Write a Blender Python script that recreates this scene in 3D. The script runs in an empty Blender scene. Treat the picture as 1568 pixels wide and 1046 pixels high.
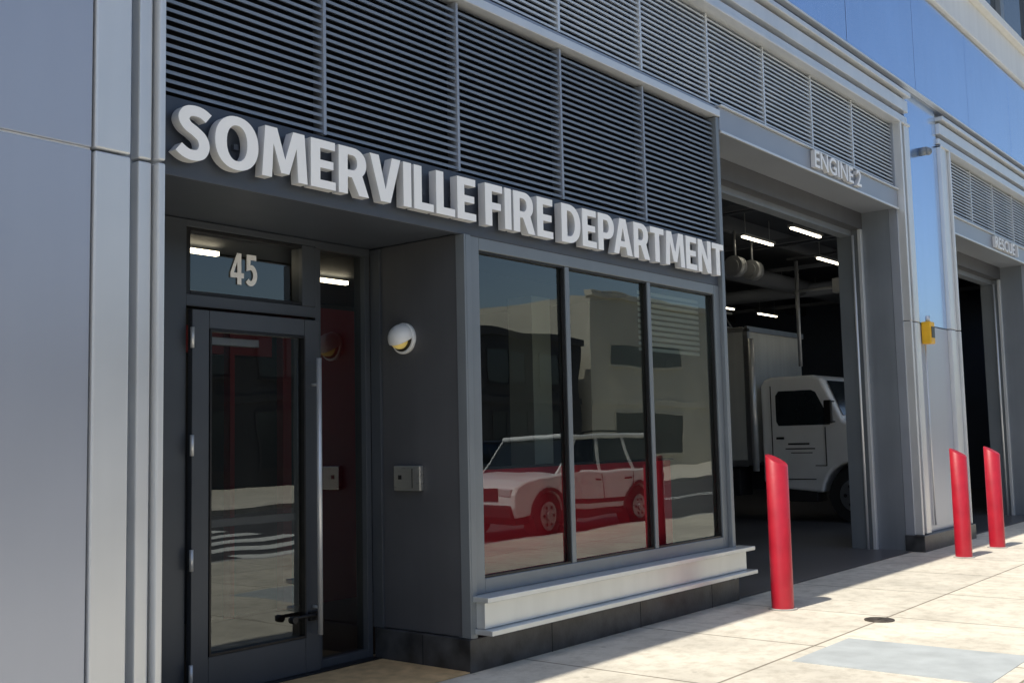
import bpy, bmesh, math, random
from mathutils import Vector, Matrix
random.seed(4)
S=bpy.context.scene
COL=S.collection

# ---------------------------------------------------------------- materials
def mat(name, col, rough=.5, metal=0., var=.12, nscale=3., bump=0., bscale=60., spec=.5, stretch=(1,1,1), emis=None, estr=0, coat=0, rvar=.08, streak=0.):
    m=bpy.data.materials.new(name); m.use_nodes=True
    nt=m.node_tree; N=nt.nodes; L=nt.links
    b=N['Principled BSDF']
    b.inputs['Roughness'].default_value=rough; b.inputs['Metallic'].default_value=metal
    b.inputs['Specular IOR Level'].default_value=spec
    b.inputs['Coat Weight'].default_value=coat
    tc=N.new('ShaderNodeTexCoord'); mp=N.new('ShaderNodeMapping'); mp.inputs['Scale'].default_value=stretch
    L.new(tc.outputs['Object'],mp.inputs['Vector'])
    nz=N.new('ShaderNodeTexNoise'); nz.inputs['Scale'].default_value=nscale; nz.inputs['Detail'].default_value=3
    L.new(mp.outputs['Vector'],nz.inputs['Vector'])
    r=N.new('ShaderNodeValToRGB')
    r.color_ramp.elements[0].position=.3; r.color_ramp.elements[1].position=.7
    r.color_ramp.elements[0].color=(*[c*(1-var) for c in col],1); r.color_ramp.elements[1].color=(*[min(1,c*(1+var)) for c in col],1)
    L.new(nz.outputs['Fac'],r.inputs['Fac'])
    out=r.outputs['Color']
    if streak:
        mp2=N.new('ShaderNodeMapping'); mp2.inputs['Scale'].default_value=(5,5,.3); L.new(tc.outputs['Object'],mp2.inputs['Vector'])
        n4=N.new('ShaderNodeTexNoise'); n4.inputs['Scale'].default_value=1.5; n4.inputs['Detail'].default_value=3; L.new(mp2.outputs['Vector'],n4.inputs['Vector'])
        r4=N.new('ShaderNodeValToRGB'); r4.color_ramp.elements[0].position=.3; r4.color_ramp.elements[0].color=(1-streak,)*3+(1,); r4.color_ramp.elements[1].position=.65
        L.new(n4.outputs['Fac'],r4.inputs['Fac'])
        mx=N.new('ShaderNodeMix'); mx.data_type='RGBA'; mx.blend_type='MULTIPLY'; mx.inputs['Factor'].default_value=1
        L.new(out,mx.inputs['A']); L.new(r4.outputs['Color'],mx.inputs['B']); out=mx.outputs['Result']
    L.new(out,b.inputs['Base Color'])
    mr=N.new('ShaderNodeMapRange'); mr.inputs['To Min'].default_value=max(0,rough-rvar); mr.inputs['To Max'].default_value=min(1,rough+rvar)
    L.new(nz.outputs['Fac'],mr.inputs['Value']); L.new(mr.outputs['Result'],b.inputs['Roughness'])
    if bump:
        n2=N.new('ShaderNodeTexNoise'); n2.inputs['Scale'].default_value=bscale; n2.inputs['Detail'].default_value=2
        L.new(mp.outputs['Vector'],n2.inputs['Vector'])
        bp=N.new('ShaderNodeBump'); bp.inputs['Strength'].default_value=bump; bp.inputs['Distance'].default_value=.01
        L.new(n2.outputs['Fac'],bp.inputs['Height']); L.new(bp.outputs['Normal'],b.inputs['Normal'])
    if emis:
        b.inputs['Emission Color'].default_value=(*emis,1); b.inputs['Emission Strength'].default_value=estr
    return m

def slabs(name, c1, c2, joint, bw, rh, mortar=.008, off=0., rough=.85, bump=.25):
    m=mat(name,c1,rough,0,.14,1.3,bump,90)
    nt=m.node_tree;N=nt.nodes;L=nt.links;b=N['Principled BSDF']
    tc=[n for n in N if n.type=='TEX_COORD'][0]
    ramp=[n for n in N if n.type=='VALTORGB'][0]
    br=N.new('ShaderNodeTexBrick'); br.offset=off; br.inputs['Scale'].default_value=1
    br.inputs['Brick Width'].default_value=bw; br.inputs['Row Height'].default_value=rh; br.inputs['Mortar Size'].default_value=mortar
    br.inputs['Mortar Smooth'].default_value=.3
    br.inputs['Color1'].default_value=(1,1,1,1); br.inputs['Color2'].default_value=(*[c2[i]/c1[i] for i in range(3)],1)
    br.inputs['Mortar'].default_value=(*[joint[i]/c1[i] for i in range(3)],1)
    L.new(tc.outputs['Object'],br.inputs['Vector'])
    mx=N.new('ShaderNodeMix'); mx.data_type='RGBA'; mx.blend_type='MULTIPLY'; mx.inputs['Factor'].default_value=1
    L.new(ramp.outputs['Color'],mx.inputs['A']); L.new(br.outputs['Color'],mx.inputs['B'])
    n3=N.new('ShaderNodeTexNoise'); n3.inputs['Scale'].default_value=7; n3.inputs['Detail'].default_value=5; n3.inputs['Roughness'].default_value=.7
    L.new(tc.outputs['Object'],n3.inputs['Vector'])
    r3=N.new('ShaderNodeValToRGB'); r3.color_ramp.elements[0].position=.35; r3.color_ramp.elements[0].color=(.80,.79,.77,1); r3.color_ramp.elements[1].position=.55; r3.color_ramp.elements[1].color=(1,1,1,1)
    L.new(n3.outputs['Fac'],r3.inputs['Fac'])
    m2=N.new('ShaderNodeMix'); m2.data_type='RGBA'; m2.blend_type='MULTIPLY'; m2.inputs['Factor'].default_value=1
    L.new(mx.outputs['Result'],m2.inputs['A']); L.new(r3.outputs['Color'],m2.inputs['B'])
    vo=N.new('ShaderNodeTexVoronoi'); vo.inputs['Scale'].default_value=3.1; L.new(tc.outputs['Object'],vo.inputs['Vector'])
    r5=N.new('ShaderNodeValToRGB'); r5.color_ramp.elements[0].position=.05; r5.color_ramp.elements[0].color=(.62,.61,.6,1); r5.color_ramp.elements[1].position=.075; r5.color_ramp.elements[1].color=(1,1,1,1)
    L.new(vo.outputs['Distance'],r5.inputs['Fac'])
    m3=N.new('ShaderNodeMix'); m3.data_type='RGBA'; m3.blend_type='MULTIPLY'; m3.inputs['Factor'].default_value=.7
    L.new(m2.outputs['Result'],m3.inputs['A']); L.new(r5.outputs['Color'],m3.inputs['B'])
    L.new(m3.outputs['Result'],b.inputs['Base Color'])
    return m

def glassmat(name, tint=(.55,.62,.6), base=.10, k=1.6, rough=.0):
    m=bpy.data.materials.new(name); m.use_nodes=True
    nt=m.node_tree;N=nt.nodes;L=nt.links
    N.remove(N['Principled BSDF']); out=N['Material Output']
    tr=N.new('ShaderNodeBsdfTransparent'); tr.inputs['Color'].default_value=(*tint,1)
    gl=N.new('ShaderNodeBsdfGlossy'); gl.inputs['Roughness'].default_value=rough; gl.inputs['Color'].default_value=(.90,.97,.97,1)
    fr=N.new('ShaderNodeFresnel'); fr.inputs['IOR'].default_value=1.5
    ma=N.new('ShaderNodeMath'); ma.operation='MULTIPLY_ADD'; ma.inputs[1].default_value=k; ma.inputs[2].default_value=base; ma.use_clamp=True
    L.new(fr.outputs['Fac'],ma.inputs[0])
    mx=N.new('ShaderNodeMixShader'); L.new(ma.outputs[0],mx.inputs['Fac']); L.new(tr.outputs[0],mx.inputs[1]); L.new(gl.outputs[0],mx.inputs[2])
    nz=N.new('ShaderNodeTexNoise'); nz.inputs['Scale'].default_value=1.4; nz.inputs['Detail'].default_value=1
    tc=N.new('ShaderNodeTexCoord'); L.new(tc.outputs['Object'],nz.inputs['Vector'])
    bp=N.new('ShaderNodeBump'); bp.inputs['Strength'].default_value=.11; bp.inputs['Distance'].default_value=.02
    L.new(nz.outputs['Fac'],bp.inputs['Height']); L.new(bp.outputs['Normal'],gl.inputs['Normal'])
    L.new(mx.outputs[0],out.inputs['Surface'])
    return m

M={}
M['panel']=mat('metal_panel_grey',(.47,.50,.57),.34,.5,.03,.8,streak=.02)
M['panel_sky']=mat('metal_panel_sky_tint',(.44,.60,.86),.20,.88,.04,.6,streak=.03)  # blue of the reflected sky is put into the metal's base colour
M['trim']=mat('trim_light_metal',(.70,.72,.73),.32,.45,.04,1.5,streak=.04)
M['trimdk']=mat('trim_mid_metal',(.34,.37,.42),.4,.4,.06,1.5)
M['white_band']=mat('cornice_white',(.86,.86,.83),.5,.1,.03,1,streak=.06)
M['dark']=mat('dark_metal_cladding',(.074,.086,.108),.42,.2,.06,2.2,streak=.05)
M['darkwall']=mat('dark_return_panel',(.084,.087,.095),.5,.1,.08,2.2,streak=.08)
M['frame']=mat('window_frame_metal',(.22,.245,.265),.4,.4,.05,2,streak=.05)
M['jambmat']=mat('jamb_grey_metal',(.22,.245,.275),.42,.3,.06,1.5,streak=.10)
M['doorframe']=mat('door_frame_metal',(.074,.084,.098),.38,.3,.08,2)
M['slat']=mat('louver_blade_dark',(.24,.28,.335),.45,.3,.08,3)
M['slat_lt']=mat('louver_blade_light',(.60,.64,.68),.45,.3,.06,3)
M['black']=mat('black_void',(.012,.013,.016),.8,0,.1)
M['stone']=mat('dark_granite',(.045,.047,.05),.35,0,.6,5,.1,40)
M['sill']=mat('sill_metal',(.64,.67,.67),.33,.5,.05,2,streak=.06)
M['letter']=mat('white_letter',(.97,.97,.95),.4,0,.01)
M['letter_side']=mat('letter_return',(.60,.61,.62),.45,.1,.04)
M['letter_grey']=mat('grey_letter',(.88,.89,.89),.4,.1,.03)
M['steel']=mat('brushed_steel',(.72,.72,.68),.30,.9,.05,4,stretch=(1,1,20))
M['blackhw']=mat('black_hardware',(.015,.015,.016),.35,.2)
M['red']=mat('bollard_red',(.46,.011,.028),.42,0,.12,5,.08,30,coat=.2,streak=.15)
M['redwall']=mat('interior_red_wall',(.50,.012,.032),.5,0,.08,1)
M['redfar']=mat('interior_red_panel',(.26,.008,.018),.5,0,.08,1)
M['pale']=mat('interior_pale_wall',(.46,.50,.43),.8,0,.06,1)
M['intdark']=mat('interior_dark',(.035,.038,.042),.7,0,.2,1)
M['intfloor']=mat('interior_floor',(.10,.10,.10),.4,0,.2,2)
M['garfloor']=mat('garage_floor',(.09,.09,.095),.35,0,.25,.8)
M['garwall']=mat('garage_wall',(.06,.08,.12),.8,0,.15,.8)
M['garceil']=mat('garage_ceiling',(.025,.032,.046),.8,0,.2,.8)
M['joist']=mat('garage_joist',(.07,.08,.10),.7,0,.2,.8)
M['duct']=mat('galvanised_duct',(.34,.36,.38),.45,.5,.12,3)
M['lamp']=mat('lamp_tube',(.9,.9,.85),.5,emis=(1,.88,.66),estr=8)
M['lampin']=mat('interior_lamp_tube',(.9,.9,.85),.5,emis=(1,.88,.62),estr=12)
M['lampwarm']=mat('sconce_lens',(.75,.6,.2),.3,emis=(1,.70,.2),estr=.15)
M['white']=mat('painted_white',(.86,.87,.86),.32,0,.04,2,coat=.3)
M['boxwhite']=mat('truck_box_white',(.60,.62,.60),.5,0,.08,1.2,streak=.12)
M['tyre']=mat('tyre',(.02,.02,.021),.85,0,.2,8)
M['hub']=mat('wheel_hub',(.40,.41,.42),.35,.8)
M['carglass']=mat('car_glass',(.018,.024,.028),.05,0,.05,spec=.8)
M['under']=mat('underbody_black',(.018,.018,.02),.7)
M['headl']=mat('lamp_glass',(.65,.65,.65),.15,.2)
M['taill']=mat('tail_lamp',(.35,.01,.01),.2)
M['yellow']=mat('alarm_yellow',(.80,.45,.02),.4)
M['mat']=mat('entry_floor_tan',(.58,.40,.20),.8,0,.2,9,.3,120)
M['walk']=slabs('sidewalk_concrete',(.70,.65,.54),(.61,.57,.48),(.26,.23,.18),1.52,1.52,.012)
M['slab']=mat('slab_darker_grey',(.42,.45,.45),.8,0,.12,4,.25,90)
M['kerb']=mat('granite_kerb',(.40,.39,.37),.8,0,.2,12,.3,80)
M['asphalt']=mat('asphalt',(.065,.065,.067),.9,0,.25,2,.5,140)
M['paint']=mat('road_paint',(.75,.75,.71),.8,0,.15,8)
M['ground']=mat('ground_soil',(.16,.15,.12),.95,0,.3,.3)
M['iron']=mat('cast_iron',(.10,.085,.07),.6,.5,.3,20)
M['cream']=mat('cream_stucco',(.60,.57,.47),.85,0,.08,.6)
M['brick']=slabs('brick_wall',(.22,.09,.06),(.17,.07,.05),(.30,.27,.24),.22,.075,.01,.5)
M['greyb']=mat('grey_cladding',(.28,.29,.30),.7,0,.1,.5)
M['charcoal']=mat('charcoal_cladding',(.045,.047,.052),.7,0,.15,.5)
M['glass']=glassmat('window_glass',(.76,.80,.78),.05,1.30)
M['dglass']=glassmat('door_glass',(.60,.60,.60),.055,1.35)
M['bglass']=mat('building_glass',(.03,.04,.05),.06,0,.1,.5,spec=.8)

# ---------------------------------------------------------------- geometry helpers
def empty(name, loc=(0,0,0)):
    o=bpy.data.objects.new(name,None); o.location=loc; COL.objects.link(o); o.empty_display_size=.2; return o
def fin(name,bm,m,parent=None,bevel=0,smooth=False,seg=2):
    me=bpy.data.meshes.new(name); bm.normal_update(); bm.to_mesh(me); bm.free()
    o=bpy.data.objects.new(name,me); COL.objects.link(o)
    for mm in (m if isinstance(m,(list,tuple)) else [m]): me.materials.append(mm)
    if parent: o.parent=parent
    if smooth:
        for p in me.polygons: p.use_smooth=True
    if bevel:
        md=o.modifiers.new('bevel','BEVEL'); md.width=bevel; md.segments=seg; md.limit_method='ANGLE'; md.angle_limit=math.radians(40)
    return o
def addbox(bm,x0,x1,y0,y1,z0,z1,mi=0):
    v=[bm.verts.new(p) for p in [(x0,y0,z0),(x1,y0,z0),(x1,y1,z0),(x0,y1,z0),(x0,y0,z1),(x1,y0,z1),(x1,y1,z1),(x0,y1,z1)]]
    for f in [(0,3,2,1),(4,5,6,7),(0,1,5,4),(1,2,6,5),(2,3,7,6),(3,0,4,7)]:
        bm.faces.new([v[i] for i in f]).material_index=mi
def boxes(name,lst,m,parent=None,bevel=0):
    bm=bmesh.new()
    for b in lst: addbox(bm,*b)
    return fin(name,bm,m,parent,bevel)
def box(name,x0,x1,y0,y1,z0,z1,m,parent=None,bevel=0):
    return boxes(name,[(x0,x1,y0,y1,z0,z1)],m,parent,bevel)
def addcyl(bm,c,r,h,axis='Z',n=32,r2=None,mi=0):
    rot={'Z':Matrix(),'X':Matrix.Rotation(math.pi/2,4,'Y'),'Y':Matrix.Rotation(math.pi/2,4,'X')}[axis]
    res=bmesh.ops.create_cone(bm,cap_ends=True,segments=n,radius1=r,radius2=r if r2 is None else r2,depth=h,matrix=Matrix.Translation(c)@rot)
    fs=set(f for v in res['verts'] for f in v.link_faces)
    for f in fs:
        f.material_index=mi
        f.smooth=len(f.verts)==4
def extrude_profile(bm,pts,a0,a1,axis,mi=0,inset=None):
    def P(u,z,a): return (a,u,z) if axis=='X' else (u,a,z)
    A=[bm.verts.new(P(u,z,a0)) for u,z in pts]; B=[bm.verts.new(P(u,z,a1)) for u,z in pts]
    f1=bm.faces.new(A); f2=bm.faces.new(list(reversed(B))); f1.material_index=mi; f2.material_index=mi
    for i in range(len(pts)):
        j=(i+1)%len(pts); f=bm.faces.new([A[j],A[i],B[i],B[j]]); f.material_index=mi
    bmesh.ops.recalc_face_normals(bm,faces=bm.faces[:])

def arc(cx,cy,rx,ry,a0,a1,n=16,p=1.0):
    o=[]
    for i in range(n+1):
        a=math.radians(a0+(a1-a0)*i/n); c,s=math.cos(a),math.sin(a)
        o.append((cx+rx*math.copysign(abs(c)**p,c),cy+ry*math.copysign(abs(s)**p,s)))
    return o
def stroke(path,w):
    P=[Vector(p) for p in path]; Q=[]
    for i in range(len(P)-1):
        p0=P[max(i-1,0)];p1=P[i];p2=P[i+1];p3=P[min(i+2,len(P)-1)]
        for k in range(6):
            t=k/6; Q.append(.5*((2*p1)+(p2-p0)*t+(2*p0-5*p1+4*p2-p3)*t*t+(3*p1-p0-3*p2+p3)*t**3))
    Q.append(P[-1]); Lf=[];Rt=[]
    for i,q in enumerate(Q):
        d=(Q[min(i+1,len(Q)-1)]-Q[max(i-1,0)]).normalized(); n=Vector((-d.y,d.x))*w/2
        Lf.append(tuple(q+n)); Rt.append(tuple(q-n))
    return Lf+Rt[::-1]
G={
'I':(.21,[[(0,0),(.21,0),(.21,1),(0,1)]]),
'L':(.54,[[(0,0),(.54,0),(.54,.175),(.21,.175),(.21,1),(0,1)]]),
'E':(.56,[[(0,0),(.56,0),(.56,.17),(.21,.17),(.21,.42),(.51,.42),(.51,.585),(.21,.585),(.21,.83),(.55,.83),(.55,1),(0,1)]]),
'F':(.54,[[(0,0),(.21,0),(.21,.40),(.49,.40),(.49,.565),(.21,.565),(.21,.83),(.54,.83),(.54,1),(0,1)]]),
'T':(.64,[[(.215,0),(.425,0),(.425,.825),(.64,.825),(.64,1),(0,1),(0,.825),(.215,.825)]]),
'V':(.78,[[(0,1),(.22,1),(.39,.27),(.56,1),(.78,1),(.515,0),(.265,0)]]),
'A':(.80,[[(0,0),(.215,0),(.265,.21),(.525,.21),(.575,0),(.80,0),(.53,1),(.27,1)],[(.305,.37),(.485,.37),(.395,.76)]]),
'N':(.70,[[(0,0),(0,1),(.22,1),(.505,.40),(.505,1),(.70,1),(.70,0),(.49,0),(.195,.61),(.195,0)]]),
'M':(.96,[[(0,0),(.065,1),(.31,1),(.48,.40),(.65,1),(.895,1),(.96,0),(.76,0),(.725,.68),(.565,.12),(.395,.12),(.235,.68),(.20,0)]]),
'O':(.84,[arc(.42,.5,.42,.515,0,360,40,.92)[:-1],arc(.42,.5,.20,.345,0,360,32,.92)[:-1]]),
'D':(.72,[[(0,0),(.26,0)]+arc(.28,.5,.44,.5,-90,90,22,.92)+[(.26,1),(0,1)],[(.21,.17),(.26,.17)]+arc(.28,.5,.22,.33,-90,90,18,.92)+[(.26,.83),(.21,.83)]]),
'P':(.66,[[(0,0),(.21,0),(.21,.33),(.32,.33)]+arc(.34,.665,.32,.335,-90,90,18,.92)+[(.32,1),(0,1)],[(.21,.49),(.31,.49)]+arc(.32,.665,.12,.175,-90,90,14,.92)+[(.31,.84),(.21,.84)]]),
'R':(.72,[[(0,0),(.21,0),(.21,.365),(.31,.365),(.485,0),(.72,0)]+arc(.34,.68,.32,.32,-48,90,16,.92)+[(.32,1),(0,1)],[(.21,.52),(.31,.52)]+arc(.32,.68,.12,.16,-90,90,14,.92)+[(.31,.84),(.21,.84)]]),
'S':(.62,[stroke([(.575,.825),(.46,.895),(.33,.915),(.19,.875),(.125,.745),(.19,.62),(.33,.535),(.455,.43),(.495,.275),(.43,.13),(.29,.085),(.16,.11),(.035,.195)],.195)]),
'4':(.68,[[(.35,0),(.55,0),(.55,.21),(.68,.21),(.68,.37),(.55,.37),(.55,1),(.33,1),(0,.37),(0,.21),(.35,.21)],[(.17,.37),(.35,.37),(.35,.74)]]),
'5':(.62,[[(.07,1),(.56,1),(.56,.83),(.26,.83),(.25,.66)]+arc(.28,.335,.33,.345,80,-140,22)+arc(.27,.335,.13,.18,-140,110,16)+[(.06,.46)]]),
}
def solid(name,me,x0,x1,z0,z1,yf,depth,m,parent,mside):
    bm=bmesh.new(); bm.from_mesh(me); bpy.data.meshes.remove(me)
    bmesh.ops.remove_doubles(bm,verts=bm.verts[:],dist=1e-5)
    xs=[v.co.x for v in bm.verts]; ys=[v.co.y for v in bm.verts]
    ax,bx,ay,by=min(xs),max(xs),min(ys),max(ys)
    for v in bm.verts:
        v.co=(x0+(v.co.x-ax)/(bx-ax)*(x1-x0),yf,z0+(v.co.y-ay)/(by-ay)*(z1-z0))
    bm.normal_update()
    fr=bm.faces[:]
    for f in fr:
        if f.normal.y>0: f.normal_flip()
        f.material_index=0; f.smooth=False
    fr_set=set(fr)
    r=bmesh.ops.extrude_face_region(bm,geom=fr,use_keep_orig=True)
    for g in r['geom']:
        if isinstance(g,bmesh.types.BMVert): g.co.y+=depth
    for f in bm.faces:
        if f not in fr_set: f.material_index=1; f.smooth=False
    bmesh.ops.recalc_face_normals(bm,faces=bm.faces[:])
    return fin(name,bm,[m,mside or m],parent)
def curve_mesh(cu):
    o=bpy.data.objects.new('tmp',cu); COL.objects.link(o); bpy.context.view_layer.update()
    dg=bpy.context.evaluated_depsgraph_get(); me=bpy.data.meshes.new_from_object(o.evaluated_get(dg)); bpy.data.objects.remove(o); return me
def word(name,s,x0,x1,z0,z1,yf,depth,m,parent,mside=None,gap=.085):
    cu=bpy.data.curves.new(name,'CURVE'); cu.dimensions='2D'; cu.fill_mode='BOTH'
    x=0
    kern={'RT':-.03,'PA':-.09,'RV':-.04}
    for i,ch in enumerate(s):
        wd,outs=G[ch]
        for o in outs:
            sp=cu.splines.new('POLY'); sp.points.add(len(o)-1); sp.use_cyclic_u=True
            for p,q in zip(sp.points,o): p.co=(x+q[0],q[1],0,1)
        x+=wd+gap+kern.get(s[i:i+2],0)
    return solid(name,curve_mesh(cu),x0,x1,z0,z1,yf,depth,m,parent,mside)
def text(name,s,x0,x1,z0,z1,yf,depth,m,parent,bold=.0,mside=None,spacing=1.0):
    cu=bpy.data.curves.new(name,'FONT'); cu.body=s; cu.size=1; cu.offset=bold; cu.space_character=spacing; cu.resolution_u=8
    return solid(name,curve_mesh(cu),x0,x1,z0,z1,yf,depth,m,parent,mside)

# ---------------------------------------------------------------- fire station
FS=empty('fire_station')
XL,XR=3.12,14.2
def louver(name,x0,x1,z0,z1,pitch,mslat,d=.055,th=.016):
    bm=bmesh.new(); z=z0+.01
    while z+pitch*.6<z1:
        pts=[(0.0,z),(0.0,z+th*1.15),(d,z+th*1.3+.022),(d,z+.022)]
        extrude_profile(bm,pts,x0,x1,'X'); z+=pitch
    return fin(name,bm,mslat,FS)
def bay_louvers(tag,x0,x1,zl,zh,ms,mm,wm=.014):
    louver('louver_blades_'+tag,x0,x1,zl,zh,.049,ms)
    box('louver_backing_'+tag,x0,x1,.09,.12,zl-.01,zh+.01,M['black'],FS)
    boxes('louver_mullions_'+tag,[(x-wm,x+wm,-.012,.085,zl,zh) for x in [3.06+1.222*i for i in range(1,30)] if x0+.2<x<x1-.2],mm,FS)
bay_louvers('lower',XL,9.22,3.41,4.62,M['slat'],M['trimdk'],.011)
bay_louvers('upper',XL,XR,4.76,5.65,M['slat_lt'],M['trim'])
box('sign_band',XL,9.22,0,.05,2.97,3.40,M['dark'],FS,.004)
box('recess_soffit',XL,5.53,.052,.95,2.98,3.05,M['dark'],FS)
box('vestibule_corner_trim',9.222,9.28,-.045,.12,.20,4.625,M['frame'],FS,.006)
box('louver_cap',XL,9.285,-.06,.08,4.63,4.70,M['trim'],FS,.006)
box('louver_cap_lip',XL,9.285,-.02,.08,4.703,4.745,M['trimdk'],FS,.003)
fb=[(5.533,5.585,-.03,.10,.20,2.968),(5.588,5.70,-.005,.08,.50,2.968),(9.12,9.22,-.005,.08,.50,2.968),(5.702,9.118,-.004,.08,2.88,2.968),(5.702,9.118,-.004,.08,.50,.60),
    (6.735,6.785,.0,.08,.602,2.878),(7.935,7.985,.0,.08,.602,2.878)]
boxes('window_frame',fb,M['frame'],FS,.004)
bm=bmesh.new(); vs=[bm.verts.new(p) for p in [(5.69,.045,.59),(9.13,.045,.59),(9.13,.045,2.89),(5.69,.045,2.89)]]; bm.faces.new(vs)
fin('window_glass',bm,M['glass'],FS)
g=[]
for a,b in [(5.70,6.735),(6.785,7.935),(7.985,9.12)]:
    g+=[(a,a+.014,.012,.04,.60,2.88),(b-.014,b,.012,.04,.60,2.88),(a+.014,b-.014,.012,.04,.60,.614),(a+.014,b-.014,.012,.04,2.866,2.88)]
boxes('window_gasket',g,M['blackhw'],FS)
boxes('window_sill',[(5.545,9.44,-.16,.02,.462,.498),(5.575,9.36,-.105,.02,.285,.458),(5.56,9.44,-.18,.02,.246,.282)],M['sill'],FS,.004)
box('vestibule_plinth',5.50,9.33,-.035,.88,0,.222,M['stone'],FS,.006)
boxes('plinth_joints',[(x,x+.006,-.0365,-.03,.0,.215) for x in (6.4,7.6,8.8)]+[(5.497,5.502,.40,.406,0,.215)],M['black'],FS)
box('return_wall',5.53,5.62,.06,.90,.226,2.975,M['darkwall'],FS,.003)
box('return_wall_edge',5.515,5.53,-.03,.05,.224,2.968,M['frame'],FS,.002)
box('return_wall_edge_in',5.505,5.53,.80,.90,.224,2.968,M['doorframe'],FS,.003)
Y=.9
df=[(3.12,3.93,Y,Y+.12,0,2.975),(3.93,4.98,Y,Y+.12,2.425,2.50),(4.98,5.505,Y,Y+.12,2.92,2.975),(3.93,4.98,Y,Y+.12,2.93,2.975),(4.865,4.978,Y+.002,Y+.12,2.502,2.928),
    (4.98,5.03,Y+.003,Y+.12,.0,2.918),(5.455,5.505,Y+.003,Y+.12,0,2.918),(5.03,5.455,Y+.004,Y+.12,.0,.07)]
boxes('door_frame',df,M['doorframe'],FS,.003)
boxes('transom_frame',[(3.932,3.965,Y+.01,Y+.1,2.502,2.928),(3.967,4.863,Y+.01,Y+.1,2.502,2.525),(3.967,4.863,Y+.01,Y+.1,2.905,2.928)],M['blackhw'],FS,.002)
dl=[(3.945,4.07,Y-.045,Y+.005,.02,2.40),(4.845,4.972,Y-.045,Y+.005,.02,2.40),(4.072,4.843,Y-.044,Y+.005,2.285,2.40),(4.072,4.843,Y-.044,Y+.005,.02,.25)]
boxes('door_leaf',dl,M['doorframe'],FS,.004)
boxes('door_glazing_bead',[(4.072,4.085,Y-.052,Y,.252,2.283),(4.83,4.843,Y-.052,Y,.252,2.283),(4.086,4.829,Y-.052,Y,.252,.268),(4.086,4.829,Y-.052,Y,2.267,2.283)],M['blackhw'],FS)
for nm,c in [('door_glass',(4.08,4.84,.26,2.28,Y-.02)),('transom_glass',(3.96,4.87,2.51,2.92,Y+.04)),('sidelight_glass',(5.02,5.47,.06,2.93,Y+.05))]:
    bm=bmesh.new(); a,b,z0,z1,yy=c
    bm.faces.new([bm.verts.new(p) for p in [(a,yy,z0),(b,yy,z0),(b,yy,z1),(a,yy,z1)]]); fin(nm,bm,M['dglass'],FS)
bm=bmesh.new(); addcyl(bm,(4.905,Y-.12,1.20),.018,1.86,'Z',20)
for z in (.45,1.95): addcyl(bm,(4.905,Y-.08,z),.010,.08,'Y',12)
fin('door_pull_handle',bm,M['trim'],FS)
bm=bmesh.new()
for z in (.16,.85,1.55,2.22): addcyl(bm,(3.938,Y-.055,z),.013,.13,'Z',12)
fin('door_hinges',bm,M['trim'],FS)
bm=bmesh.new(); addbox(bm,4.86,4.96,Y-.075,Y-.046,.36,.42); addcyl(bm,(4.80,Y-.09,.40),.012,.22,'X',12); addcyl(bm,(4.70,Y-.09,.39),.025,.05,'Y',14)
fin('door_stop_lever',bm,M['blackhw'],FS,.003)
boxes('door_closer',[(4.12,4.50,Y+.01,Y+.06,2.19,2.24)],M['trim'],FS,.004)
boxes('interior_push_bar',[(4.09,4.82,Y+.03,Y+.07,1.03,1.08)],M['frame'],FS,.004)
word('door_number','45',4.285,4.50,2.60,2.81,Y+.030,.004,M['letter'],FS)
box('entry_floor',3.12,5.495,-.03,.80,.004,.012,M['mat'],FS)
box('threshold',3.93,5.495,.802,.895,.004,.020,M['blackhw'],FS,.003)
VI=[('interior_back_wall',(3.3,9.2,3.4,3.5,.0,2.96),'intdark'),('interior_ceiling',(3.3,9.2,1.03,3.4,2.965,3.0),'intdark'),('interior_ceiling_front',(5.63,9.2,.11,1.03,2.972,3.0),'intdark'),
('interior_floor_slab',(3.3,9.2,1.03,3.4,.0,.01),'intfloor'),('interior_floor_front',(5.63,9.2,.12,1.028,.225,.24),'redwall'),('interior_side_wall_front',(9.2,9.275,.125,1.5,.0,4.6),'pale'),('interior_side_wall',(9.2,9.275,1.502,3.6,.0,4.6),'intdark'),('interior_left_wall',(3.2,3.3,1.03,3.5,0,2.96),'intdark'),
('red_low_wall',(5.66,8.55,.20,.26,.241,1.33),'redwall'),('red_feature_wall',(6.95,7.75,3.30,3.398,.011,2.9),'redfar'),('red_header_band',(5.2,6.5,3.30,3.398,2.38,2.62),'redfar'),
('interior_column',(8.35,8.65,1.6,1.9,.02,2.96),'pale'),('counter_top',(5.66,8.6,.19,.28,1.332,1.35),'intdark'),
('interior_post',(6.55,6.65,3.2,3.29,.02,2.9),'redfar'),('interior_post_two',(5.95,6.0,3.2,3.29,.02,2.9),'redfar')]
for n_,b,mm in VI: box(n_,*b,M[mm],FS)
boxes('interior_blinds',[(8.02,9.1,.16,.163,2.30+.05*i,2.33+.05*i) for i in range(11)],M['pale'],FS)
boxes('interior_lamp',[(4.28,4.62,1.52,1.56,2.90,2.93),(5.85,6.25,1.95,1.99,2.90,2.93)],M['lampin'],FS)

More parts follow.
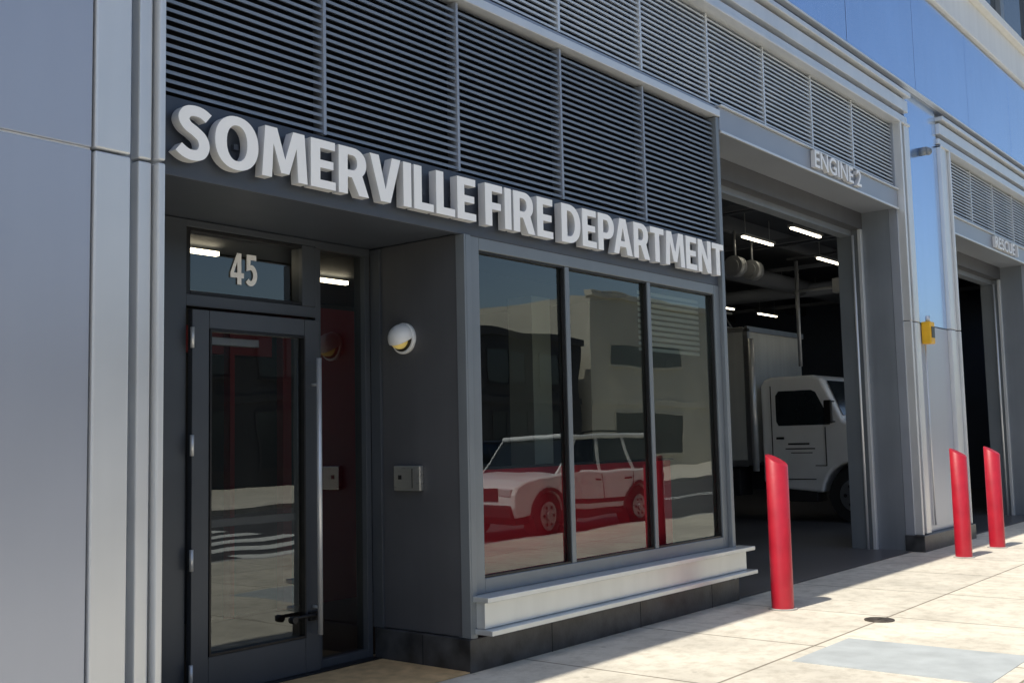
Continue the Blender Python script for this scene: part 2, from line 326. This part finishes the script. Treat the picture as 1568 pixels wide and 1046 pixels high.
def vframe(tag,segs,z0,z1):
    for zz0,zz1,k in [(z0,2.985,'a'),(2.997,z1,'b')]:
        boxes('bay_frame_'+tag+k,[(a,b,y,.10,zz0,zz1) for a,b,y in segs],M['trim'],FS,.010)
vframe('left_',[(2.725,2.915,-.12),(2.97,3.045,-.10),(3.06,3.10,-.14)],0,5.70)
vframe('mid_',[(14.22,14.26,-.14),(14.275,14.36,-.10),(14.42,14.60,-.12)],.21,5.70)
vframe('mid2_',[(15.95,16.13,-.12),(16.19,16.275,-.10),(16.29,16.33,-.14)],.21,5.70)
boxes('bay_frame_groove',[(2.90,3.13,-.03,.08,0,5.69),(14.2,14.45,-.03,.08,.21,5.69),(16.1,16.35,-.03,.08,.21,5.69)],M['trimdk'],FS)
def hframe(tag,x0,x1):
    boxes('bay_header_'+tag,[(x0,x1,-.14,.1,5.66,5.70),(x0,x1,-.10,.1,5.715,5.80),(x0,x1,-.12,.1,5.86,6.02),(x0,x1,-.17,.1,6.06,6.12)],M['trim'],FS,.008)
    box('bay_header_back_'+tag,x0,x1,-.03,.08,5.70,6.2,M['trimdk'],FS)
hframe('a',2.72,14.6); hframe('b',15.95,28)
def beam(tag,x0,x1):
    box('garage_beam_'+tag,x0,x1,-.05,.45,4.50,4.735,M['trimdk'],FS,.006)
    box('garage_beam_lip_'+tag,x0,x1,-.08,.0,4.738,4.757,M['trim'],FS,.003)
    box('garage_beam_drip_'+tag,x0,x1,-.065,-.045,4.475,4.499,M['trim'],FS,.002)
    box('garage_header_'+tag,x0,x1,.452,.62,4.28,5.3,M['darkwall'],FS)
    box('door_track_head_'+tag,x0,x1,.60,.75,4.20,4.29,M['jambmat'],FS)
beam('one',9.29,14.2); beam('two',16.35,21.0)
def jamb(tag,x0,x1):
    box('jamb_front_'+tag,x0,x1,.085,.45,.0,5.3,M['jambmat'],FS)
    boxes('jamb_track_'+tag,[(x0-.06,x1,.452,.50,0,4.28)],M['trim'],FS,.004)
    box('jamb_inner_'+tag,x0-.02,x1,.502,.80,0,4.28,M['frame'],FS)
jamb('one',14.202,16.34)
jamb('two',20.9,23.0)
bm=bmesh.new(); addcyl(bm,(14.10,.55,2.1),.018,4.2,'Z',10); addcyl(bm,(20.8,.55,2.1),.018,4.2,'Z',10); fin('door_track_rail',bm,M['trim'],FS)
box('pilaster_panel_lower',14.61,15.94,-.06,.084,.21,2.985,M['panel'],FS,.004)
box('pilaster_panel_upper',14.61,15.94,-.06,.084,2.997,6.22,M['panel_sky'],FS,.004)
box('pilaster_plinth',14.16,16.36,-.17,.083,0,.208,M['stone'],FS,.006)
box('end_pilaster',20.9,30,-.06,.084,.0,4.70,M['panel'],FS,.004)
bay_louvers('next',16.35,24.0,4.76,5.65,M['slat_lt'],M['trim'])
box('left_panel_lower',-8,2.715,-.10,.10,0,2.985,M['panel'],FS,.004)
box('left_panel_upper',-8,2.715,-.10,.10,3.0,6.22,M['panel'],FS,.004)
box('left_panel_reveal',-8,2.715,-.085,.09,2.986,2.999,M['letter'],FS)
boxes('fascia_panels',[(x,x+2.42,-.14,.2,6.235,7.76) for x in [-7.1+2.45*i for i in range(20)]],M['panel_sky'],FS,.006)
box('fascia_backing',-8,42,-.10,.3,6.20,7.9,M['trimdk'],FS)
boxes('fascia_drip',[(-8,42,-.17,.1,6.205,6.232)],M['trim'],FS,.003)
boxes('cornice',[(-8,42,-.20,.3,7.80,7.86),(-8,42,-.17,.3,7.865,8.40),(-8,42,-.28,.3,8.405,8.55)],M['white_band'],FS,.01)
up=[]
for i in range(22):
    x=-8+i*2.3; up.append((x,x+.25,.38,.6,8.5,13.2))
boxes('upper_piers',up,M['frame'],FS)
boxes('upper_spandrels',[(-8,42,.40,.6,8.5,9.1),(-8,42,.40,.6,11.0,11.5),(-8,42,.36,.6,12.8,13.3)],M['doorframe'],FS)
box('upper_glazing',-8,42,.47,.6,9.1,12.8,M['bglass'],FS)
boxes('building_shell',[(-8,42,18,18.3,0,13.2),(-8,-7.7,.6,18,0,13.2),(41.7,42,.6,18,0,13.2),(-8,42,.6,18.3,13.2,13.4)],M['greyb'],FS)
boxes('floor_deck',[(-7.7,41.7,.6,18,5.3,5.5),(-7.7,41.7,.1,.6,5.7,6.2)],M['garceil'],FS)
boxes('garage_wall',[(9.2,9.275,3.62,18,0,5.3),(30,30.2,.1,18,0,5.3),(9.3,30,13.5,13.7,0,5.3)],M['garwall'],FS)
box('garage_floor',9.3,30,-.0,13.5,.004,.012,M['garfloor'],FS)
J=[(9.3,30,y,y+.10,5.02,5.28) for y in (1.3,3.6,5.9,8.2,10.5)]
J+=[(x,x+.06,.9,13.4,4.92,5.0) for x in (11.5,14.6,17.7,20.8,23.9,27)]
boxes('ceiling_joists',J,M['joist'],FS)
lamps=[]
for y,xs in ((2.2,(15.9,)),(3.1,(13.0,16.0,19.0)),(5.3,(14.4,17.6,19.4,21.2,23.0)),(8.0,(18.0,21.0,24.0,26.5)),(10.8,(21.5,25.0))):
    for x in xs: lamps.append((x,x+1.1,y,y+.045,4.78,4.805))
boxes('garage_lamps',lamps,M['lamp'],FS)
boxes('garage_lamp_housings',[(a-.03,b+.03,c-.03,d+.03,4.807,4.85) for a,b,c,d,e,f in lamps]+[(a+.1+q,a+.11+q,c+.02,c+.03,4.85,5.2) for a,b,c,d,e,f in lamps for q in (0,.9)],M['duct'],FS)
bm=bmesh.new()
for dx in (0,.62): addcyl(bm,(16.35+dx,3.45,4.38),.17,.20,'X',24); addcyl(bm,(16.35+dx,3.45,4.75),.02,.5,'Z',8); addcyl(bm,(16.24+dx,3.45,4.38),.11,.03,'X',20)
fin('garage_heater_fans',bm,M['duct'],FS)
bm=bmesh.new()
addcyl(bm,(19.0,4.3,4.55),.16,8,'X',20); addcyl(bm,(15.5,6.9,4.4),.10,9,'X',16); addcyl(bm,(21.0,7.0,4.5),.14,7,'Y',16)
for x in (12,13.1,14.9,18.1,19.6): addcyl(bm,(x,2.5,4.95),.025,3,'Y',8)
fin('ceiling_ducts_and_pipes',bm,M['joist'],FS)
bm=bmesh.new()   # hose reel arm with drop
addcyl(bm,(18.2,3.2,3.7),.035,1.9,'Z',12); addcyl(bm,(18.2,2.8,4.1),.025,.9,'Y',12); addbox(bm,18.1,18.3,2.2,2.5,4.0,4.25)
fin('hose_reel_arm',bm,M['duct'],FS)
bm=bmesh.new()
for k in range(14):
    x=11+k*.8
    for (a,b) in (((x,6.6,4.0),(x+.4,6.6,4.3)),((x+.4,6.6,4.3),(x+.8,6.6,4.0))):
        a=Vector(a);b=Vector(b);mid=(a+b)/2;dd=(b-a); m4=Matrix.Translation(mid)@dd.to_track_quat('Z','Y').to_matrix().to_4x4()
        bmesh.ops.create_cone(bm,cap_ends=True,segments=6,radius1=.018,radius2=.018,depth=dd.length,matrix=m4)
addbox(bm,11,22.2,6.57,6.63,3.97,4.01); addbox(bm,11,22.2,6.57,6.63,4.3,4.34)
fin('garage_truss',bm,M['trimdk'],FS)
boxes('garage_shelving',[(24,29,12.6,13.4,z,z+.05) for z in (.5,1.2,1.9,2.6)]+[(x,x+.06,12.6,13.4,0,2.9) for x in (24,25.6,27.2,28.9)]+[(11+i*.9,11.7+i*.9,12.9,13.4,0,2.1) for i in range(12)],M['garwall'],FS)

# ---------------------------------------------------------------- signs
SG=empty('building_sign')
for w_,a,b in [('SOMERVILLE',3.185,5.575),('FIRE',5.675,6.465),('DEPARTMENT',6.575,9.17)]:
    word('word_'+w_.lower(),w_,a,b,3.045,3.345,-.095,.065,M['letter'],SG,M['letter_side'],.075)
boxes('sign_standoffs',[(3.3+i*.3,3.33+i*.3,-.03,.0,3.18,3.21) for i in range(20)],M['dark'],SG)
ES=empty('engine_bay_sign')
text('word_engine','ENGINE 2',11.42,12.80,4.525,4.725,-.105,.05,M['letter_grey'],ES,.012,M['letter_side'])
E2=empty('rescue_bay_sign')
text('word_rescue','RESCUE 1',18.6,20.0,4.525,4.715,-.105,.05,M['letter_grey'],E2,.012,M['letter_side'])

# ---------------------------------------------------------------- wall fittings
WL=empty('wall_light')
bm=bmesh.new(); addcyl(bm,(5.515,.565,2.285),.112,.03,'X',40); fin('backplate',bm,M['white'],WL,.004)
bm=bmesh.new(); bmesh.ops.create_uvsphere(bm,u_segments=32,v_segments=20,radius=.105,matrix=Matrix.Translation((5.50,.565,2.285)))
bmesh.ops.bisect_plane(bm,geom=bm.verts[:]+bm.edges[:]+bm.faces[:],plane_co=(5.50,.565,2.285),plane_no=(.55,0,-.83),clear_outer=True)
fin('hood',bm,M['white'],WL,0,True).modifiers.new('solid','SOLIDIFY').thickness=.012
bm=bmesh.new(); bmesh.ops.create_uvsphere(bm,u_segments=24,v_segments=12,radius=.07,matrix=Matrix.Translation((5.47,.565,2.275))); fin('lens',bm,M['lampwarm'],WL,0,True)
bm=bmesh.new(); addcyl(bm,(5.497,.565,2.285),.095,.012,'X',32); fin('lens_ring',bm,M['blackhw'],WL)
IP=empty('intercom_panel')
box('housing',5.49,5.528,.40,.66,1.20,1.375,M['steel'],IP,.006)
boxes('grille',[(5.484,5.4895,.47,.475,1.22,1.355),(5.484,5.4895,.58,.61,1.28,1.31)],M['blackhw'],IP)
AB=empty('alarm_box')
box('body',14.80,14.98,-.19,-.063,2.72,3.02,M['yellow'],AB,.015); box('face',14.83,14.95,-.197,-.191,2.80,2.95,M['blackhw'],AB)
bm=bmesh.new(); addcyl(bm,(14.89,-.13,3.06),.03,.08,'Z',16); addcyl(bm,(14.89,-.08,1.5),.012,2.42,'Z',8); fin('beacon_and_conduit',bm,M['trim'],AB)
SC=empty('security_camera')
bm=bmesh.new(); addcyl(bm,(15.2,-.11,5.45),.06,.10,'Y',20); bmesh.ops.create_uvsphere(bm,u_segments=20,v_segments=10,radius=.055,matrix=Matrix.Translation((15.2,-.17,5.44))); fin('dome',bm,M['frame'],SC,0,True)

# ---------------------------------------------------------------- bollards
for i,(x,y,h) in enumerate([(9.05,-.60,1.31),(13.83,-.74,1.27),(15.17,-.77,1.27)]):
    B=empty('bollard' if i==0 else 'bollard.%03d'%i,(x,y,0))
    bm=bmesh.new(); n=40; r=.098
    ring=[bm.verts.new((r*math.cos(2*math.pi*k/n),r*math.sin(2*math.pi*k/n),0)) for k in range(n)]
    top=[bm.verts.new((v.co.x,v.co.y,h+v.co.y*.55)) for v in ring]
    tin=[bm.verts.new((v.co.x*.92,v.co.y*.92,h+.006+v.co.y*.92*.55)) for v in ring]
    for k in range(n):
        j=(k+1)%n
        f=bm.faces.new([ring[k],ring[j],top[j],top[k]]); f.smooth=True
        f=bm.faces.new([top[k],top[j],tin[j],tin[k]])
    bm.faces.new(tin)
    fin('post',bm,M['red'],B)
    bm=bmesh.new(); addcyl(bm,(0,0,.006),.125,.010,'Z',32); fin('base_collar',bm,M['kerb'],B)

# ---------------------------------------------------------------- ground
def sheet(name,x0,x1,y0,y1,z,m,parent=None):
    bm=bmesh.new(); bm.faces.new([bm.verts.new(p) for p in [(x0,y0,z),(x1,y0,z),(x1,y1,z),(x0,y1,z)]]); return fin(name,bm,m,parent)
sheet('ground',-400,400,-400,400,-.16,M['ground'])
sheet('road',-200,200,-15.9,-5.9,-.13,M['asphalt'])
box('sidewalk',-60,80,-5.75,1.02,-.155,0,M['walk'])
box('kerb',-60,80,-5.9,-5.752,-.155,.0,M['kerb'],None,.01)
box('far_bounce_paving',-60,90,-27,-15.9,-.155,0.,M['walk'])  # unseen pale paving, made this wide to bounce sunlight onto the shaded facade
CW=empty('crosswalk')
boxes('stripes',[(10.2,13.2,-15.4+i*1.15,-14.85+i*1.15,-.127,-.125) for i in range(8)],M['paint'],CW)
RM=empty('road_marking')
boxes('centre_line',[(14.5,190,-10.75,-10.63,-.127,-.125),(14.5,190,-10.45,-10.33,-.127,-.125),(-60,9,-10.75,-10.63,-.127,-.125),(-60,9,-10.45,-10.33,-.127,-.125),(-60,9.0,-8.15,-8.05,-.127,-.125)],M['paint'],RM)
box('darker_slab',7.0,8.0,-2.9,-1.62,-.05,.004,M['slab'])  # rectangle in a darker, cooler grey than the sidewalk around it
VC=empty('valve_cover')
bm=bmesh.new(); addcyl(bm,(8.9,-1.52,.004),.12,.010,'Z',32); addcyl(bm,(8.9,-1.52,.008),.09,.008,'Z',32); addbox(bm,8.87,8.93,-1.53,-1.51,.010,.016); fin('lid',bm,M['iron'],VC)

# ---------------------------------------------------------------- box truck
T=empty('box_truck',(18.0,0,0))
def wheel(parent,nm,c,r,w,axis='X'):
    bm=bmesh.new(); addcyl(bm,c,r,w,axis,36)
    k=0 if axis=='X' else 1
    for s in (-1,1):
        cc=list(c); cc[k]+=s*(w/2+.004); addcyl(bm,cc,r*.6,.02,axis,28,mi=1)
        cc[k]+=s*.02; addcyl(bm,cc,r*.2,.05,axis,16,mi=1)
        for q in range(6):
            a=q*math.pi/3; c2=list(cc); c2[1-k if k==0 else 0]+=r*.38*math.cos(a); c2[2]+=r*.38*math.sin(a); addcyl(bm,c2,r*.07,.012,axis,10,mi=2)
    return fin(nm,bm,[M['tyre'],M['hub'],M['under']],parent,.01)
box('cargo_box',0,2.4,4.15,10.5,1.05,3.50,M['boxwhite'],T,.03)
boxes('cargo_posts',[(-.02,.06,4.10,4.2,1.0,3.5),(-.02,2.42,4.10,4.16,3.44,3.54),(-.02,.03,4.2,10.5,3.44,3.53),(-.02,.03,4.2,10.5,.98,1.10)]+[(-.012,.0,4.8+i*.62,4.84+i*.62,1.1,3.44) for i in range(9)],M['hub'],T,.005)
box('chassis',.5,1.9,2.0,10.3,.55,.95,M['under'],T)
boxes('side_box',[(.05,.55,4.4,5.6,.45,.95),(.05,.5,6.0,6.7,.5,.95)],M['under'],T,.02)
bm=bmesh.new(); addcyl(bm,(-.06,4.02,2.1),.06,2.4,'Z',16); fin('exhaust_stack',bm,M['trim'],T)
wc=2.27
archp=[(wc+.56*math.cos(math.radians(a)),.50+.56*math.sin(math.radians(a))) for a in range(176,3,-16)]
cab=[(3.95,.72),(3.95,2.42),(3.88,2.53),(3.74,2.58),(2.95,2.58),(2.80,2.52),(2.42,1.76),(1.70,1.50),(1.50,1.32),(1.45,.80),(1.50,.56)]+archp+[(wc+.57,.52),(3.85,.60)]
bm=bmesh.new(); extrude_profile(bm,cab,.08,2.22,'X'); fin('cab_body',bm,M['white'],T,.05,seg=3)
bm=bmesh.new(); extrude_profile(bm,[(3.62,1.70),(3.66,1.78),(3.66,2.24),(3.60,2.32),(2.98,2.32),(2.90,2.28),(2.64,1.76),(2.66,1.70)],.070,2.23,'X'); fin('side_windows',bm,M['carglass'],T,.01)
bm=bmesh.new()
vs=[bm.verts.new(p) for p in [(.18,2.45,1.86),(2.12,2.45,1.86),(2.02,2.76,2.48),(.28,2.76,2.48)]]; bm.faces.new(vs); fin('windscreen',bm,M['carglass'],T)
boxes('door_lines',[(.070,.079,3.74,3.755,.75,2.42),(.070,.079,2.74,2.755,1.0,1.66),(.070,.079,2.95,3.74,.75,.765),(.070,.079,2.74,2.95,.985,1.0)],M['under'],T)
boxes('door_handle',[(.05,.08,3.52,3.66,1.46,1.50)],M['blackhw'],T,.004)
boxes('lettering',[(.074,.079,3.05,3.45,1.36,1.39),(.074,.079,2.95,3.5,1.28,1.30),(.074,.079,3.0,3.4,1.21,1.225)],M['under'],T)
boxes('mirrors',[(-.22,-.16,2.50,2.64,1.72,2.12),(2.44,2.52,2.50,2.64,1.72,2.12)],M['blackhw'],T,.02)
bm=bmesh.new()
for x in (-.06,2.36):
    for z in (1.75,2.1): addcyl(bm,(x,2.57,z),.012,.3,'X',8)
fin('mirror_arms',bm,M['blackhw'],T)
boxes('cab_step',[(.10,.5,2.95,3.75,.36,.60)],M['under'],T,.02)
boxes('wheel_house',[(.45,1.85,1.7,2.85,.5,1.05)],M['under'],T)
boxes('bumper',[(.1,2.2,1.30,1.48,.42,.66)],M['hub'],T,.03)
boxes('grille',[(.7,1.6,1.43,1.475,.80,1.22)],M['under'],T,.01)
boxes('headlamps',[(.2,.55,1.43,1.50,.85,1.05),(1.75,2.1,1.43,1.50,.85,1.05)],M['headl'],T,.02)
for nm,c in [('wheel_fl',(.25,wc,.48)),('wheel_fr',(2.05,wc,.48)),('wheel_rl',(.3,8.3,.48)),('wheel_rr',(2.1,8.3,.48))]: wheel(T,nm,c,.47,.28)

# ---------------------------------------------------------------- parked SUVs
def suv(name,loc,paint):
    C=empty(name,loc)
    W=1.9
    A1=[(-1.45-.44*math.cos(math.radians(a)),.38+.44*math.sin(math.radians(a))) for a in range(5,180,12)]
    A2=[(1.35-.44*math.cos(math.radians(a)),.38+.44*math.sin(math.radians(a))) for a in range(5,180,12)]
    pts=[(-2.34,.40)]+A1+A2+[(2.34,.40),(2.42,.55),(2.43,.80),(2.38,1.02),(2.28,1.10),(-1.02,1.12),(-1.25,1.10),(-1.7,1.07),(-2.1,1.01),(-2.30,.92),(-2.40,.78),(-2.41,.55)]
    # body lofted in 5 sections so that the flanks are curved
    bm=bmesh.new(); rings=[]
    for yy,sx,dz in [(-.95,.985,-.02),(-.90,1,.0),(-.5,1.008,.02),(.5,1.008,.02),(.90,1,.0),(.95,.985,-.02)]:
        rings.append([bm.verts.new((u*sx,yy,z+(dz if z>.85 else 0))) for u,z in pts])
    for a,b in zip(rings[:-1],rings[1:]):
        for i in range(len(pts)):
            j=(i+1)%len(pts); bm.faces.new([a[i],a[j],b[j],b[i]])
    bm.faces.new(rings[0]); bm.faces.new(list(reversed(rings[-1])))
    bmesh.ops.recalc_face_normals(bm,faces=bm.faces[:])
    fin('body',bm,paint,C,.025,seg=3)
    bm=bmesh.new()
    wi,wt=W/2-.06,W/2-.17
    v=[bm.verts.new(p) for p in [(-1.15,-wi,1.10),(2.30,-wi,1.10),(2.30,wi,1.10),(-1.15,wi,1.10),(-.48,-wt,1.70),(2.14,-wt,1.70),(2.14,wt,1.70),(-.48,wt,1.70)]]
    for f in [(0,3,2,1),(4,5,6,7),(0,1,5,4),(1,2,6,5),(2,3,7,6),(3,0,4,7)]: bm.faces.new([v[i] for i in f])
    fin('glasshouse',bm,M['carglass'],C,.03)
    bm=bmesh.new(); addbox(bm,-.55,2.22,-wt-.03,wt+.03,1.68,1.77); fin('roof',bm,paint,C,.045,seg=4)
    bm=bmesh.new()
    for s in (-1,1):
        for (xb,xt,w0) in [(-1.18,-.52,.11),(.12,.20,.09),(1.15,1.00,.10),(2.02,1.85,.30)]:
            yo=s*(wi+.008); yt=s*(wt+.008)
            q=[(xb,yo,1.09),(xb+w0,yo,1.09),(xt+w0,yt,1.71),(xt,yt,1.71)]
            a=[bm.verts.new(p) for p in q]; bb=[bm.verts.new((p[0],p[1]-s*.03,p[2])) for p in q]
            bm.faces.new(a); bm.faces.new(list(reversed(bb)))
            for k in range(4): bm.faces.new([a[k],a[(k+1)%4],bb[(k+1)%4],bb[k]])
    bmesh.ops.recalc_face_normals(bm,faces=bm.faces[:]); fin('pillars',bm,paint,C)
    boxes('roof_rails',[(-.2,1.9,s*.74-.02,s*.74+.02,1.80,1.83) for s in (-1,1)]+[(x,x+.05,s*.74-.02,s*.74+.02,1.76,1.80) for s in (-1,1) for x in (-.15,1.8)],M['under'],C,.008)
    boxes('door_lines',[(x,x+.014,s*.952-.003,s*.952+.003,.50,1.06) for s in (-1,1) for x in (-.9,.14,1.10)]+[(-.9,1.1,s*.953-.003,s*.953+.003,.52,.60) for s in (-1,1)],M['under'],C)
    boxes('door_handles',[(x,x+.16,s*.96-.012,s*.96+.012,.93,.96) for s in (-1,1) for x in (-.08,.88)],M['under'],C,.004)
    boxes('sills',[(-.95,.85,-.94,.94,.30,.42)],M['under'],C,.02)
    bm=bmesh.new()
    for s in (-1,1):
        for cx in (-1.45,1.35):
            o=[(cx+.50*math.cos(math.radians(a)),.38+.50*math.sin(math.radians(a))) for a in range(0,181,12)]
            i_=[(cx+.44*math.cos(math.radians(a)),.38+.44*math.sin(math.radians(a))) for a in range(180,-1,-12)]
            extrude_profile(bm,o+i_,s*.94,s*.975,'Y')
    fin('wheel_arch_trim',bm,M['under'],C)
    boxes('bumpers',[(-2.47,-2.25,-.90,.90,.38,.60),(2.28,2.47,-.90,.90,.38,.60)],M['under'],C,.04)
    boxes('front_grille',[(-2.44,-2.38,-.6,.6,.66,.88)],M['under'],C,.01)
    boxes('head_lamps',[(-2.42,-2.28,s*.74-.15,s*.74+.15,.74,.88) for s in (-1,1)],M['headl'],C,.02)
    boxes('tail_lamps',[(2.34,2.44,s*.82-.1,s*.82+.1,.72,1.02) for s in (-1,1)],M['taill'],C,.02)
    boxes('mirrors',[(-.92,-.75,s*1.03-.08,s*1.03+.08,1.10,1.24) for s in (-1,1)],M['under'],C,.03)
    boxes('floor_pan',[(-2.2,2.2,-.8,.8,.28,.42)],M['under'],C)
    for nm,x,s in [('wheel_1',-1.45,-1),('wheel_2',-1.45,1),('wheel_3',1.35,-1),('wheel_4',1.35,1)]: wheel(C,nm,(x,s*.82,.38),.39,.24,'Y')
    return C
suv('parked_suv',(16.2,-7.15,-.13),M['white'])
M['carblue']=mat('car_paint_dark',(.05,.06,.08),.3,.3,coat=.5)
suv('parked_suv.001',(21.0,-14.7,-.13),M['carblue'])

# ---------------------------------------------------------------- buildings across the street
def building(name,x0,x1,yf,depth,H,wall,floors,nwin,wz=1.5,store=True,trim='kerb',frm='letter'):
    B=empty(name)
    boxes('walls',[(x0,x1,yf-depth,yf,0,H)],wall,B)
    W=(x1-x0)/nwin; gl=[];fr=[];sl=[]
    for fl in range(floors):
        zb=.7 if (fl==0 and store) else fl*(H/floors)+1.1
        zt=2.9 if (fl==0 and store) else zb+wz
        for k in range(nwin):
            a=x0+k*W+W*.18; b=x0+(k+1)*W-W*.18
            gl.append((a,b,yf-.02,yf+.012,zb,zt))
            fr+= [(a-.07,a,yf,yf+.06,zb-.07,zt+.07),(b,b+.07,yf,yf+.06,zb-.07,zt+.07),(a,b,yf,yf+.06,zt,zt+.07),((a+b)/2-.03,(a+b)/2+.03,yf+.013,yf+.05,zb,zt)]
            sl.append((a-.12,b+.12,yf,yf+.12,zb-.15,zb-.07))
    boxes('window_panes',gl,M['bglass'],B); boxes('window_frames',fr,M[frm],B); boxes('window_sills',sl,M[trim],B)
    boxes('parapet',[(x0-.1,x1+.1,yf-.3,yf+.18,H,H+.35)],M[trim],B,.02)
    boxes('band',[(x0,x1,yf,yf+.1,3.3,3.6)],M[trim],B,.01)
    return B
building('brick_building',-14,9,-27,12,6.6,M['brick'],2,8)
building('commercial_building',9.6,45,-27,14,6.4,M['charcoal'],2,9,frm='charcoal',trim='charcoal')
building('cream_building',46,68,-27,14,9.0,M['cream'],2,2,wz=1.0,frm='cream',trim='cream')
building('brick_building.001',69,89,-27,14,7.0,M['brick'],2,8)
building('commercial_building.001',-45,-15,-27,14,6.5,M['cream'],2,9)

# ---------------------------------------------------------------- light
sunv=Vector((-.50,.029,.866)).normalized()
W=bpy.data.worlds.new('World'); S.world=W; W.use_nodes=True
nt=W.node_tree; bg=nt.nodes['Background']; sky=nt.nodes.new('ShaderNodeTexSky'); sky.sky_type='NISHITA'; sky.sun_disc=False
sky.sun_elevation=math.asin(sunv.z); sky.sun_rotation=math.atan2(sunv.x,sunv.y)
sky.air_density=1.0; sky.dust_density=1.8; sky.ozone_density=1.0
nt.links.new(sky.outputs[0],bg.inputs['Color']); bg.inputs['Strength'].default_value=.15
sd=bpy.data.lights.new('sun','SUN'); sd.energy=5.0; sd.angle=math.radians(.53); sd.color=(1,.94,.83)
so=bpy.data.objects.new('sun',sd); COL.objects.link(so); so.rotation_euler=sunv.to_track_quat('Z','Y').to_euler(); so.location=(0,-5,30)

# ---------------------------------------------------------------- camera
d1=Vector((.6305,-.0576,-.7741)).normalized(); up=Vector((-.0224,.9955,-.0923)); up=(up-d1*up.dot(d1)).normalized(); yv=up.cross(d1)
cd=bpy.data.cameras.new('camera'); co=bpy.data.objects.new('camera',cd); COL.objects.link(co)
R=Matrix((d1,yv,up)).to_4x4()
co.matrix_world=Matrix.Translation((0,-4.9,1.53))@R
cd.sensor_width=36; cd.lens=1650/1568*36; cd.clip_end=1500; cd.clip_start=.05
S.camera=co
S.view_settings.view_transform='Standard'; S.view_settings.look='None'; S.view_settings.exposure=0
